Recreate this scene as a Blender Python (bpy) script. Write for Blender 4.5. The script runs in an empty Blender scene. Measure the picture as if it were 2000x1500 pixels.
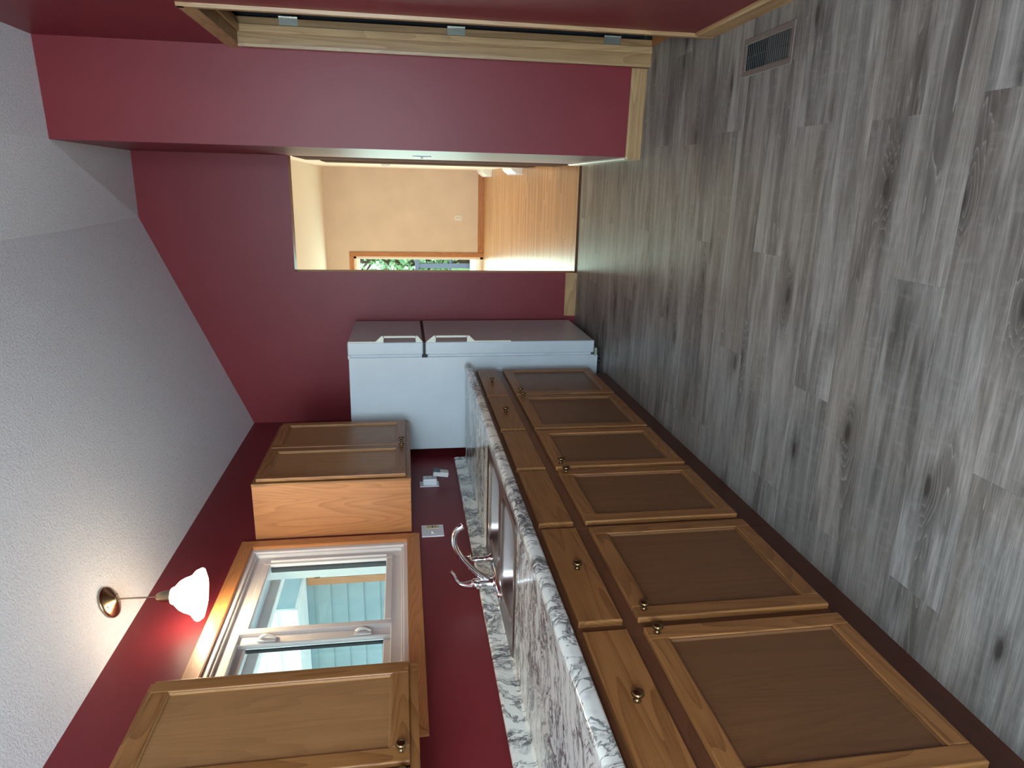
import bpy, bmesh, math, random
from mathutils import Vector, Matrix, noise as mnoise
random.seed(7)
scene = bpy.context.scene
C = scene.collection
PI = math.pi

# ------------------------------------------------------------------ camera
F_PX = 1339.656
YAW, PITCH, ROLL = 0.284494, 0.153560, -0.020494
fw = Vector((-math.sin(YAW)*math.cos(PITCH), math.cos(YAW)*math.cos(PITCH), -math.sin(PITCH)))
rt0 = Vector((math.cos(YAW), math.sin(YAW), 0)); up0 = rt0.cross(fw)
rt = math.cos(ROLL)*rt0 + math.sin(ROLL)*up0
up = -math.sin(ROLL)*rt0 + math.cos(ROLL)*up0
cam = bpy.data.cameras.new('camera'); co = bpy.data.objects.new('camera', cam); C.objects.link(co)
cam.sensor_fit = 'HORIZONTAL'; cam.sensor_width = 36; cam.lens = F_PX/2000*36
cam.clip_start = 0.02; cam.clip_end = 200
# the phone was held on its side: picture right = downwards in the room
ax, ay, az = -up, rt, -fw
M = Matrix(((ax.x, ay.x, az.x, 1.743627), (ax.y, ay.y, az.y, 0), (ax.z, ay.z, az.z, 1.291146), (0, 0, 0, 1)))
co.matrix_world = M
scene.camera = co

# ------------------------------------------------------------------ world, lights, exposure
w = bpy.data.worlds.new('world'); scene.world = w; w.use_nodes = True
nt = w.node_tree; nt.nodes.clear()
wo = nt.nodes.new('ShaderNodeOutputWorld'); bg = nt.nodes.new('ShaderNodeBackground')
tc = nt.nodes.new('ShaderNodeTexCoord'); sp = nt.nodes.new('ShaderNodeSeparateXYZ'); cr = nt.nodes.new('ShaderNodeValToRGB')
nt.links.new(tc.outputs['Generated'], sp.inputs[0]); nt.links.new(sp.outputs['Z'], cr.inputs[0])
cr.color_ramp.elements[0].position = 0.0; cr.color_ramp.elements[0].color = (0.85, 0.93, 1.0, 1)
cr.color_ramp.elements[1].position = 0.7; cr.color_ramp.elements[1].color = (0.55, 0.75, 1.0, 1)
nt.links.new(cr.outputs[0], bg.inputs[0]); bg.inputs[1].default_value = 1.3
nt.links.new(bg.outputs[0], wo.inputs[0])

def light(name, typ, loc, rot, energy, color, size=None, size_y=None):
    l = bpy.data.lights.new(name, typ); o = bpy.data.objects.new(name, l); C.objects.link(o)
    o.location = loc; o.rotation_euler = rot; l.energy = energy; l.color = color
    if typ == 'AREA':
        l.shape = 'RECTANGLE'; l.size = size; l.size_y = size_y or size
    elif typ == 'SUN': l.angle = 0.01
    else: l.shadow_soft_size = size
    return o
def aim(o, d): o.rotation_euler = Vector(d).to_track_quat('-Z', 'Y').to_euler()
sun = light('sun', 'SUN', (0, 0, 8), (0, 0, 0), 3.5, (1, .96, .88)); aim(sun, (0.7, -0.06, -0.9))
# daylight through the wide window behind the camera
a = light('daylight_back_window', 'AREA', (1.15, -3.12, 1.62), (0, 0, 0), 112, (0.66, 0.87, 1.0), 1.9, 1.35); aim(a, (0, 1, 0.30))
# fill light added behind the camera for ceiling and cabinets; no window there
a = light('fill_light_high', 'AREA', (2.34, -1.3, 1.9), (0, 0, 0), 124, (0.70, 0.88, 1.0), 1.5, .9); aim(a, (-1, .35, 0.5))
# daylight through the living room patio door
a = light('daylight_patio_door', 'AREA', (-0.5, 11.55, 1.15), (0, 0, 0), 60, (0.85, 1.0, 0.93), 2.1, 1.9); aim(a, (0, -1, -0.1))
# fill light added outside an unseen opening in the living room's left wall
a = light('living_room_fill', 'AREA', (-3.3, 8.0, 1.5), (0, 0, 0), 85, (1.0, 0.92, 0.80), 2.4, 1.6); aim(a, (1, 0, 0))
# daylight over the porch behind the kitchen window
a = light('daylight_porch', 'AREA', (-6.5, 1.5, 1.9), (0, 0, 0), 60, (0.82, 0.95, 1.0), 5.0, 1.8); aim(a, (1, 0.15, 0))
scene.view_settings.view_transform = 'Standard'
scene.view_settings.look = 'None'
scene.view_settings.gamma = 1
scene.view_settings.use_curve_mapping = False
scene.view_settings.exposure = 1.0

# ------------------------------------------------------------------ materials
class NT:
    def __init__(s, name):
        s.m = bpy.data.materials.new(name); s.m.use_nodes = True; s.t = s.m.node_tree
        s.b = s.t.nodes['Principled BSDF']
    def n(s, typ, **k):
        o = s.t.nodes.new(typ)
        for a_, v in k.items():
            if a_.startswith('i_'): o.inputs[a_[2:].replace('_', ' ')].default_value = v
            else: setattr(o, a_, v)
        return o
    def l(s, a_, b_): s.t.links.new(a_, b_)
    def math(s, op, a_, b_=None, c_=None):
        o = s.n('ShaderNodeMath', operation=op)
        for i, v in enumerate((a_, b_, c_)):
            if v is None: continue
            if hasattr(v, 'links'): s.l(v, o.inputs[i])
            else: o.inputs[i].default_value = v
        return o.outputs[0]
    def ramp(s, fac, stops):
        o = s.n('ShaderNodeValToRGB'); e = o.color_ramp.elements
        while len(e) < len(stops): e.new(0.5)
        for k, (p, c) in enumerate(stops):
            e[k].position = p; e[k].color = (c, c, c, 1) if not hasattr(c, '__len__') else (*c, 1)
        s.l(fac, o.inputs[0]); return o.outputs[0]
    def mix(s, fac, a_, b_, mode='MIX'):
        o = s.n('ShaderNodeMix', data_type='RGBA', blend_type=mode)
        for i, v in ((0, fac), (6, a_), (7, b_)):
            if hasattr(v, 'links'): s.l(v, o.inputs[i])
            else: o.inputs[i].default_value = v if i == 0 else (*v, 1)
        return o.outputs[2]
    def coord(s, scale=(1, 1, 1), rnd=0.0, rot=(0, 0, 0)):
        t = s.n('ShaderNodeTexCoord'); mp = s.n('ShaderNodeMapping')
        mp.inputs['Scale'].default_value = scale; mp.inputs['Rotation'].default_value = rot
        if rnd:
            oi = s.n('ShaderNodeObjectInfo'); v = s.n('ShaderNodeVectorMath', operation='SCALE')
            v.inputs[0].default_value = (rnd, rnd*0.73, rnd*1.31); s.l(oi.outputs['Random'], v.inputs['Scale'])
            ad = s.n('ShaderNodeVectorMath', operation='ADD'); s.l(t.outputs['Object'], ad.inputs[0]); s.l(v.outputs[0], ad.inputs[1])
            s.l(ad.outputs[0], mp.inputs['Vector'])
        else: s.l(t.outputs['Object'], mp.inputs['Vector'])
        return mp.outputs[0]
    def noise(s, vec, scale, detail=3, rough=.5, dist=0):
        o = s.n('ShaderNodeTexNoise'); o.inputs['Scale'].default_value = scale; o.inputs['Detail'].default_value = detail
        o.inputs['Roughness'].default_value = rough; o.inputs['Distortion'].default_value = dist
        s.l(vec, o.inputs['Vector']); return o.outputs['Fac']
    def bump(s, h, strength, dist):
        o = s.n('ShaderNodeBump'); o.inputs['Strength'].default_value = strength; o.inputs['Distance'].default_value = dist
        s.l(h, o.inputs['Height']); s.l(o.outputs[0], s.b.inputs['Normal'])
    def set(s, color=None, rough=None, metal=None, spec=None):
        for k, v in (('Base Color', color), ('Roughness', rough), ('Metallic', metal), ('Specular IOR Level', spec)):
            if v is None: continue
            if hasattr(v, 'links'): s.l(v, s.b.inputs[k])
            elif k == 'Base Color': s.b.inputs[k].default_value = (*v, 1)
            else: s.b.inputs[k].default_value = v
        return s.m

def plain(name, color, rough=.5, metal=0, spec=.5, vary=0.06):
    t = NT(name); v = t.coord(); n = t.noise(v, 9, 2)
    f = t.ramp(n, [(0.3, 0.0), (0.7, 1.0)])
    c = t.mix(f, tuple(x*(1-vary) for x in color), tuple(min(1, x*(1+vary)) for x in color))
    return t.set(c, rough, metal, spec)

def oak(name, axis, light_c, dark_c, rough=.42, rings=12, line=.75):
    rings *= 2.0
    """grain as contour lines of a noise stretched along the grain axis"""
    t = NT(name)
    sc = [5.5, 5.5, 5.5]; sc[axis] = 0.55
    v = t.coord(tuple(sc), rnd=17)
    n = t.noise(v, 1.0, 2.0, .45, .25)
    s_ = t.math('FRACT', t.math('MULTIPLY', n, rings))
    ring = t.ramp(s_, [(0.0, 1.0), (0.28, .6), (0.62, .12), (1.0, 0.0)])
    sc2 = [260, 260, 260]; sc2[axis] = 7
    pores = t.noise(t.coord(tuple(sc2), rnd=9), 1.0, 3, .6)
    p2 = t.ramp(pores, [(0.42, 0.0), (0.62, 1.0)])
    sc3 = [30, 30, 30]; sc3[axis] = 1.2
    tone = t.noise(t.coord(tuple(sc3), rnd=5), 1.0, 2)
    mid = tuple((a_+b_)/2 for a_, b_ in zip(light_c, dark_c))
    c = t.mix(t.ramp(tone, [(0.3, 0), (0.7, 1)]), tuple(a_*.9 for a_ in light_c), light_c)
    f = t.math('MULTIPLY', ring, t.math('MULTIPLY_ADD', p2, .55, .55))
    c = t.mix(t.math('MINIMUM', t.math('MULTIPLY', f, line*1.1), 1.0), c, dark_c)
    c = t.mix(t.math('MULTIPLY', p2, .42), c, mid)
    oi = t.n('ShaderNodeObjectInfo')
    hv = t.n('ShaderNodeHueSaturation'); t.l(c, hv.inputs['Color'])
    t.l(t.math('MULTIPLY_ADD', oi.outputs['Random'], .22, .89), hv.inputs['Value'])
    t.bump(p2, .12, .0006)
    return t.set(hv.outputs[0], rough)

OL, OD = (0.345, 0.155, 0.048), (0.125, 0.045, 0.010)
M_oak = [oak('oak_grain_%s' % 'xyz'[i], i, OL, OD) for i in range(3)]
TL, TD = (0.50, 0.215, 0.075), (0.25, 0.085, 0.025)
M_trim = [oak('oak_trim_grain_%s' % 'xyz'[i], i, TL, TD, rings=16, line=.6) for i in range(3)]
JL, JD = (0.46, 0.28, 0.12), (0.22, 0.115, 0.042)
M_jamb = [oak('oak_jamb_grain_%s' % 'xyz'[i], i, JL, JD, rings=11) for i in range(3)]
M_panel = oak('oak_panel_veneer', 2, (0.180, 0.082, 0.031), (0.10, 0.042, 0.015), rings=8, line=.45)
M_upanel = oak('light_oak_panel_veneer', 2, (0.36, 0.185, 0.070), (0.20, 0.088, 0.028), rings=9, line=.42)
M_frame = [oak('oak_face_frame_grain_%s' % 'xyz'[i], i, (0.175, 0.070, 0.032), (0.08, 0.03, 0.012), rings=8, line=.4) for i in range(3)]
M_toekick = oak('dark_reddish_toe_kick_board', 1, (0.095, 0.032, 0.018), (0.05, 0.016, 0.01), rings=6, line=.4)  # toe board's own dark reddish brown
M_darkdoor = oak('dark_brown_door_wood', 2, (0.10, 0.05, 0.03), (0.05, 0.022, 0.012), rough=.9)
M_darkdoor.node_tree.nodes['Principled BSDF'].inputs['Specular IOR Level'].default_value = .08

def wallpaint(name, col, rough=.42, bump=.05, scale=260, spec=.5):
    t = NT(name); v = t.coord()
    n = t.noise(v, scale, 3, .6); n2 = t.noise(v, 3.0, 2)
    c = t.mix(t.ramp(n2, [(0.3, 0), (0.7, 1)]), tuple(x*.95 for x in col), tuple(min(1, x*1.05) for x in col))
    t.bump(n, bump, .002); return t.set(c, rough, 0, spec)
M_red = wallpaint('burgundy_red_wall_paint', (0.185, 0.020, 0.026), .42, spec=.3)
M_beige = wallpaint('beige_wall_paint', (0.60, 0.485, 0.37), .6)
M_cream = wallpaint('cream_wall_paint', (0.72, 0.62, 0.50), .6)
M_dark = wallpaint('closet_dark_shade', (0.03, 0.03, 0.035), .8)  # darkness of the unlit closet put into a near-black colour
def ceilingmat(name, col, st=.5):
    t = NT(name); v = t.coord()
    a_ = t.noise(v, 95, 4, .65, .6); b_ = t.noise(v, 38, 2, .5)
    h = t.math('ADD', t.ramp(a_, [(0.42, 0), (0.60, 1)]), t.math('MULTIPLY', b_, .4))
    t.bump(h, st, .004)
    c = t.mix(t.ramp(a_, [(0.35, 0), (0.6, 1)]), tuple(x*.93 for x in col), col)
    return t.set(c, .85, 0, .2)
M_ceil = ceilingmat('textured_white_ceiling', (0.86, 0.865, 0.87))
M_ceil2 = ceilingmat('textured_cream_ceiling', (0.80, 0.72, 0.60))

def plankmat():
    t = NT('grey_oak_vinyl_plank')
    base = t.coord((1, 1, 1), rnd=41)
    # knots bend the grain
    vo = t.n('ShaderNodeTexVoronoi', voronoi_dimensions='2D'); vo.inputs['Scale'].default_value = 1.0; vo.inputs['Randomness'].default_value = .9
    kc = t.coord((1.25, 3.6, 1), rnd=41); t.l(kc, vo.inputs['Vector'])
    kd = vo.outputs['Distance']
    knot = t.ramp(kd, [(0.0, 1), (0.06, .85), (0.16, .35), (0.34, 0)])
    v = t.coord((0.9, 13, 1), rnd=41)
    n = t.noise(v, 1.0, 3, .55, .5)
    n_ = t.math('ADD', n, t.math('MULTIPLY', knot, .45))
    s_ = t.math('FRACT', t.math('MULTIPLY', n_, 13))
    ring = t.ramp(s_, [(0.0, 1.0), (0.14, .25), (0.6, 0.0), (1.0, 0.0)])
    patch = t.ramp(t.math('ADD', t.noise(t.coord((1.5, 9, 1), rnd=41), 1.0, 4, .55, .4), t.math('MULTIPLY', knot, .16)), [(0.52, 0), (0.62, 1)])
    fib = t.noise(t.coord((9, 260, 1), rnd=3), 1.0, 3, .6)
    streak = t.noise(t.coord((1.5, 21, 1), rnd=11), 1.0, 6, .68, .7)
    cross = t.noise(t.coord((45, 14, 1), rnd=29), 1.0, 3, .6)
    warm = t.noise(t.coord((1.1, 4, 1), rnd=19), 1.0, 2, .5)
    c = t.mix(t.ramp(streak, [(0.34, 0), (0.50, .55), (0.64, 1)]), (0.110, 0.103, 0.092), (0.385, 0.368, 0.338))
    c = t.mix(t.math('MULTIPLY', t.ramp(warm, [(0.45, 0), (0.62, 1)]), .35), c, (0.30, 0.245, 0.19))
    c = t.mix(t.math('MULTIPLY', t.ramp(fib, [(0.40, 0), (0.60, 1)]), .42), c, (0.085, 0.080, 0.070))
    c = t.mix(t.math('MULTIPLY', t.ramp(cross, [(0.52, 0), (0.72, 1)]), .22), c, (0.38, 0.37, 0.34))
    c = t.mix(t.math('MULTIPLY', patch, .68), c, (0.070, 0.062, 0.054))
    c = t.mix(t.math('MULTIPLY', t.math('MULTIPLY', ring, patch), .8), c, (0.36, 0.34, 0.30))
    c = t.mix(t.math('MULTIPLY', t.ramp(kd, [(0.0, 1), (0.025, 1), (0.05, .35), (0.12, 0)]), .85), c, (0.035, 0.030, 0.026))
    oi = t.n('ShaderNodeObjectInfo'); hv = t.n('ShaderNodeHueSaturation'); t.l(c, hv.inputs['Color'])
    t.l(t.math('MULTIPLY_ADD', oi.outputs['Random'], .18, .90), hv.inputs['Value'])
    hv.inputs['Saturation'].default_value = 1.05
    t.bump(fib, .15, .0006)
    return t.set(hv.outputs[0], .40, 0, .45)
M_plank = plankmat()

def stripmat():
    t = NT('honey_oak_strip_floor')
    fib = t.noise(t.coord((3, 120, 1)), 1.0, 3, .6)
    c = t.mix(t.ramp(fib, [(0.35, 0), (0.7, 1)]), (0.50, 0.26, 0.11), (0.64, 0.37, 0.18))
    at = t.n('ShaderNodeAttribute', attribute_name='tone')
    c = t.mix(at.outputs['Fac'], c, (0.34, 0.155, 0.06))
    return t.set(c, .28, 0, .5)
M_strip = stripmat()

def marble():
    t = NT('black_veined_white_laminate')
    v = t.coord((1, 1, 1))
    wn = t.n('ShaderNodeTexNoise'); wn.inputs['Scale'].default_value = 3.2; wn.inputs['Detail'].default_value = 4; t.l(v, wn.inputs['Vector'])
    sub = t.n('ShaderNodeVectorMath', operation='SUBTRACT'); t.l(wn.outputs['Color'], sub.inputs[0]); sub.inputs[1].default_value = (.5, .5, .5)
    sc = t.n('ShaderNodeVectorMath', operation='SCALE'); t.l(sub.outputs[0], sc.inputs[0]); sc.inputs['Scale'].default_value = .42
    ad = t.n('ShaderNodeVectorMath', operation='ADD'); t.l(v, ad.inputs[0]); t.l(sc.outputs[0], ad.inputs[1])
    mp = t.n('ShaderNodeMapping'); mp.inputs['Scale'].default_value = (.62, 2.1, 1.2); mp.inputs['Rotation'].default_value = (0.5, 0, .35); t.l(ad.outputs[0], mp.inputs['Vector'])
    def vein(scale, width, det=6, off=.5):
        n = t.noise(mp.outputs[0], scale, det, .62)
        d = t.math('ABSOLUTE', t.math('SUBTRACT', n, off))
        return t.ramp(d, [(0.0, 1.0), (width*.4, .6), (width, 0.0)])
    mask = t.ramp(t.noise(mp.outputs[0], 3.6, 3, .55), [(0.44, 0), (0.53, 1)])
    v1 = vein(4, .020, 5); v2 = vein(8, .050, 7); v3 = vein(13, .06, 5, .46)
    cloud = t.ramp(t.noise(mp.outputs[0], 6, 4, .6), [(0.46, 0), (0.74, 1)])
    c = t.mix(t.math('MULTIPLY', cloud, .38), (0.80, 0.83, 0.76), (0.42, 0.47, 0.45))
    f = t.math('MAXIMUM', t.math('MULTIPLY', v1, .85), t.math('MULTIPLY', t.math('MAXIMUM', v2, v3), mask))
    c = t.mix(t.math('MINIMUM', f, 1.0), c, (0.045, 0.045, 0.055))
    return t.set(c, .16, 0, .5)
M_marble = marble()

M_fridge = plain('white_refrigerator_enamel', (0.52, 0.58, 0.61), .33, 0, .5, .02)
M_handle = plain('cream_plastic', (0.66, 0.68, 0.58), .4)
M_black = plain('black_rubber', (0.012, 0.012, 0.014), .6)
M_white = plain('white_vinyl', (0.64, 0.63, 0.62), .35, 0, .5, .02)
M_plate = plain('white_plate_plastic', (0.72, 0.74, 0.78), .35)
M_ivory = plain('ivory_plastic', (0.62, 0.52, 0.30), .4)
M_grille = plain('taupe_register_metal', (0.19, 0.155, 0.13), .45, .2)
M_grilled = plain('dark_register_blade', (0.075, 0.075, 0.07), .5, .3)
M_nickel = plain('brushed_nickel_hinge', (0.48, 0.50, 0.43), .35, .8)
M_navy = plain('navy_plastic', (0.03, 0.055, 0.085), .4)
def metal(name, col, rough, aniso=False):
    t = NT(name)
    if aniso:
        n = t.noise(t.coord((3, 400, 3)), 1, 2); r = t.math('MULTIPLY_ADD', n, .14, rough-.05); t.bump(n, .04, .0005)
        return t.set(col, r, 1)
    n = t.noise(t.coord(), 30, 2); r = t.math('MULTIPLY_ADD', n, .04, rough)
    return t.set(col, r, 1)
M_steel = metal('brushed_stainless_steel', (0.36, 0.33, 0.31), .30, True)
M_chrome = metal('polished_chrome', (0.83, 0.83, 0.86), .05)
M_brass = metal('antique_brass', (0.24, 0.17, 0.08), .25)
M_bnick = metal('bronze_lamp_metal', (0.40, 0.30, 0.19), .24)
def glassmat():
    t = NT('window_glass'); nt_ = t.t; out = nt_.nodes['Material Output']
    g = t.n('ShaderNodeBsdfGlossy'); g.inputs['Roughness'].default_value = .02
    tr = t.n('ShaderNodeBsdfTransparent'); tr.inputs[0].default_value = (.86, .95, .92, 1)
    lw = t.n('ShaderNodeLayerWeight'); fr = t.math('MULTIPLY_ADD', t.math('POWER', lw.outputs['Facing'], 5), .7, .025)
    mx = t.n('ShaderNodeMixShader'); t.l(fr, mx.inputs[0]); t.l(tr.outputs[0], mx.inputs[1]); t.l(g.outputs[0], mx.inputs[2])
    t.l(mx.outputs[0], out.inputs[0]); return t.m
M_glass = glassmat()
def shademat():
    t = NT('lit_alabaster_glass'); n = t.noise(t.coord(), 14, 2, .5, 1.5)
    c = t.mix(t.ramp(n, [(0.35, 0), (0.7, 1)]), (1.0, .78, .52), (1.0, .86, .64))
    t.set((.9, .85, .75), .3); t.l(c, t.b.inputs['Emission Color']); t.b.inputs['Emission Strength'].default_value = 7.5
    return t.m
M_shade = shademat()
M_siding = plain('pale_teal_siding', (0.24, 0.33, 0.34), .6)
M_soffit = plain('blue_grey_soffit_board', (0.50, 0.60, 0.64), .6)
M_wtrim = plain('white_exterior_trim', (0.80, 0.83, 0.80), .5)
M_deck = plain('bleached_deck_board', (0.75, 0.76, 0.78), .7)
M_rail = plain('blue_grey_deck_rail', (0.16, 0.17, 0.24), .6)
M_ground = plain('outdoor_lawn', (0.13, 0.22, 0.06), .9, vary=.3)
M_bark = plain('tree_bark', (0.12, 0.07, 0.05), .9, vary=.3)
def leafmat():
    t = NT('green_leaf'); oi = t.noise(t.coord(), 6, 2)
    c = t.mix(t.ramp(oi, [(0.35, 0), (0.65, 1)]), (0.20, 0.45, 0.18), (0.75, 0.92, 0.60))
    return t.set(c, .5)
M_leaf = leafmat()

# ------------------------------------------------------------------ mesh helpers
def setp(o, label=None, cat=None, group=None, kind=None):
    for k, v in (('label', label), ('category', cat), ('group', group), ('kind', kind)):
        if v: o[k] = v
    return o
def mk(name, bm, mats, parent=None, smooth=False, angle=None):
    me = bpy.data.meshes.new(name); bmesh.ops.recalc_face_normals(bm, faces=bm.faces[:]); bm.to_mesh(me); bm.free()
    for m_ in (mats if isinstance(mats, (list, tuple)) else [mats]): me.materials.append(m_)
    o = bpy.data.objects.new(name, me); C.objects.link(o)
    if smooth:
        me.polygons.foreach_set('use_smooth', [True]*len(me.polygons))
        if angle is not None: me.set_sharp_from_angle(angle=math.radians(angle))
    if parent:
        o.parent = parent
        o.matrix_parent_inverse = Matrix.Identity(4)
        if parent.parent is None: o.location = -parent.location
        else: o.location = (0, 0, 0)
    return o
def empty(name, loc, label, cat, group=None):
    o = bpy.data.objects.new(name, None); C.objects.link(o); o.location = loc; o.empty_display_size = .05
    return setp(o, label, cat, group)
def box(bm, x0, x1, y0, y1, z0, z1, bev=0, mat=0, segs=1):
    vs = [bm.verts.new((x, y, z)) for x in (x0, x1) for y in (y0, y1) for z in (z0, z1)]
    idx = [(0, 1, 3, 2), (4, 6, 7, 5), (0, 4, 5, 1), (2, 3, 7, 6), (0, 2, 6, 4), (1, 5, 7, 3)]
    fs = [bm.faces.new([vs[i] for i in f]) for f in idx]
    for f in fs: f.material_index = mat
    if bev:
        es = list({e for f in fs for e in f.edges})
        r = bmesh.ops.bevel(bm, geom=es, offset=bev, segments=segs, affect='EDGES', profile=.5)
        for f in r['faces']: f.material_index = mat
    return vs
def B(name, dims, mats, parent=None, bev=0, **k):
    bm = bmesh.new(); box(bm, *dims, bev=bev); return mk(name, bm, mats, parent, **k)
def prism(bm, pts, axis, a0, a1, mat=0):
    """extrude 2D polygon; axis = extrusion axis, pts in the other two axes order"""
    def P(p, a_):
        if axis == 0: return (a_, p[0], p[1])
        if axis == 1: return (p[0], a_, p[1])
        return (p[0], p[1], a_)
    v0 = [bm.verts.new(P(p, a0)) for p in pts]; v1 = [bm.verts.new(P(p, a1)) for p in pts]
    n = len(pts); fs = []
    for i in range(n): fs.append(bm.faces.new((v0[i], v0[(i+1) % n], v1[(i+1) % n], v1[i])))
    fs.append(bm.faces.new(v0[::-1])); fs.append(bm.faces.new(v1))
    for f in fs: f.material_index = mat
    return fs
def lathe(bm, prof, origin, axis, seg=24, mat=0, flute=0, nfl=6):
    """prof list of (r, h) along axis"""
    axis = Vector(axis).normalized(); t_ = Vector((0, 0, 1)) if abs(axis.z) < .9 else Vector((1, 0, 0))
    u = axis.cross(t_).normalized(); v = axis.cross(u); o = Vector(origin); rings = []
    for r, h in prof:
        if r < 1e-6: rings.append([bm.verts.new(o+axis*h)])
        else:
            ring = []
            for k in range(seg):
                a_ = 2*PI*k/seg; rr = r
                if flute: rr = r*(1+flute*max(0, (r-0.06))/0.06*math.cos(nfl*a_))
                ring.append(bm.verts.new(o+axis*h+u*rr*math.cos(a_)+v*rr*math.sin(a_)))
            rings.append(ring)
    for a_, b_ in zip(rings, rings[1:]):
        for k in range(seg):
            k2 = (k+1) % seg
            if len(a_) == 1 and len(b_) == 1: continue
            if len(a_) == 1: f = bm.faces.new((a_[0], b_[k], b_[k2]))
            elif len(b_) == 1: f = bm.faces.new((a_[k], b_[0], a_[k2]))
            else: f = bm.faces.new((a_[k], b_[k], b_[k2], a_[k2]))
            f.material_index = mat
def tube(bm, pts, rad, seg=10, cap=True):
    pts = [Vector(p) for p in pts]; n = len(pts); rs = rad if hasattr(rad, '__len__') else [rad]*n
    prev = None; rings = []
    for i, p in enumerate(pts):
        d = (pts[min(i+1, n-1)]-pts[max(i-1, 0)]).normalized()
        if prev is None:
            u = d.cross(Vector((0, 0, 1)) if abs(d.z) < .9 else Vector((0, 1, 0))).normalized()
        else: u = (prev-d*prev.dot(d)).normalized()
        v = d.cross(u); prev = u
        rings.append([bm.verts.new(p+rs[i]*(u*math.cos(2*PI*k/seg)+v*math.sin(2*PI*k/seg))) for k in range(seg)])
    for a_, b_ in zip(rings, rings[1:]):
        for k in range(seg): bm.faces.new((a_[k], a_[(k+1) % seg], b_[(k+1) % seg], b_[k]))
    if cap: bm.faces.new(rings[0][::-1]); bm.faces.new(rings[-1])
def spline(ctrl, n=8):
    c = [Vector(p) for p in ctrl]; c = [2*c[0]-c[1]]+c+[2*c[-1]-c[-2]]; out = []
    for i in range(1, len(c)-2):
        for k in range(n):
            t = k/n; p0, p1, p2, p3 = c[i-1:i+3]
            out.append(.5*((2*p1)+(-p0+p2)*t+(2*p0-5*p1+4*p2-p3)*t*t+(-p0+3*p1-3*p2+p3)*t**3))
    out.append(c[-2]); return out
def struct(o): o['kind'] = 'structure'; return o

# ------------------------------------------------------------------ key dimensions (metres, from the photo)
YF = 5.07           # far wall
YFB = 5.19          # its back face
XD0, XD1, ZD = 1.125, 1.909, 2.0525     # doorway to the living room
XR = 2.366          # right wall
YC0, YC1 = 3.81, 3.79  # front face of the closet wall (left end, right end)
YB = -3.0
CZ = 0.914

# ------------------------------------------------------------------ room shell
# left (window) wall with its hole
WY0, WY1, WZ0, WZ1 = 1.915, 3.150, 1.292, 2.056
bm = bmesh.new()
box(bm, -.14, 0, YB, WY0, 0, 2.6); box(bm, -.14, 0, WY1, YFB, 0, 2.6)
box(bm, -.14, 0, WY0, WY1, 0, WZ0); box(bm, -.14, 0, WY0, WY1, WZ1, 2.6)
struct(mk('wall_left', bm, M_red))
bm = bmesh.new()
box(bm, 0, XD0, YF, YFB, 0, 3.2, mat=0); box(bm, XD0, XD1, YF, YFB, ZD, 3.2)
for f in bm.faces:
    c_ = f.calc_center_median(); f.normal_update()
    if c_.y > YFB-.001: f.material_index = 1
struct(mk('wall_far', bm, [M_red, M_beige]))
# closet wall: front face and side face of the block beside the doorway
bm = bmesh.new()
prism(bm, [(1.909, YC0), (XR, YC1), (2.478, YC1), (2.478, 3.86), (2.478, 3.90), (2.03, 3.92), (2.03, YFB), (1.909, YFB)], 2, 0, 3.2)
struct(mk('wall_closet', bm, M_red))
# right wall with the door opening
RJ0, RJ1, RJZ = 3.027, 3.73, 2.045
bm = bmesh.new()
box(bm, XR, XR+.115, YB, RJ0-.02, 0, 3.2); box(bm, XR, XR+.115, RJ0-.02, YC1, RJZ+.02, 3.2)
struct(mk('wall_right', bm, M_red))
# back wall with glass door opening
bm = bmesh.new()
box(bm, 0, .2, YB-.12, YB, 0, 3.2); box(bm, 2.1, XR+.1, YB-.12, YB, 0, 3.2); box(bm, .2, 2.1, YB-.12, YB, 2.3, 3.2); box(bm, .2, 2.1, YB-.12, YB, 0, .92)
struct(mk('wall_back', bm, M_red))
# ceiling: slope over the cabinets, crest, gentle fall to the right
bm = bmesh.new()
def ceilq(pts):
    v0 = [bm.verts.new(p) for p in pts]; v1 = [bm.verts.new((p[0], p[1], p[2]+.12)) for p in pts]
    bm.faces.new(v0); bm.faces.new(v1[::-1])
    for i in range(4): bm.faces.new((v0[i], v0[(i+1) % 4], v1[(i+1) % 4], v1[i]))
ceilq([(-.14, YB-.1, 2.352), (-.14, YF, 2.355), (1.484, YF, 3.045), (1.455, YB-.1, 3.03)])
ceilq([(1.484, YF, 3.045), (1.455, YB-.1, 3.03), (1.909, YB-.1, 2.965), (1.909, YF, 3.045)][::-1])
# right of crest
bmesh.ops.delete(bm, geom=[f for f in bm.faces if all(v.co.x > 1.45 for v in f.verts)], context='FACES')
ceilq([(1.484, YF, 3.045), (1.909, YF, 3.045), (1.909, YC0, 2.969), (1.462, YC0, 3.035)])
ceilq([(1.462, YC0, 3.035), (1.909, YC0, 2.969), (1.909, YB-.1, 2.965), (1.455, YB-.1, 3.03)])
ceilq([(1.909, YC0, 2.969), (2.5, YC0, 2.969), (2.5, YB-.1, 2.962), (1.909, YB-.1, 2.965)])
struct(mk('ceiling', bm, M_ceil))

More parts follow.
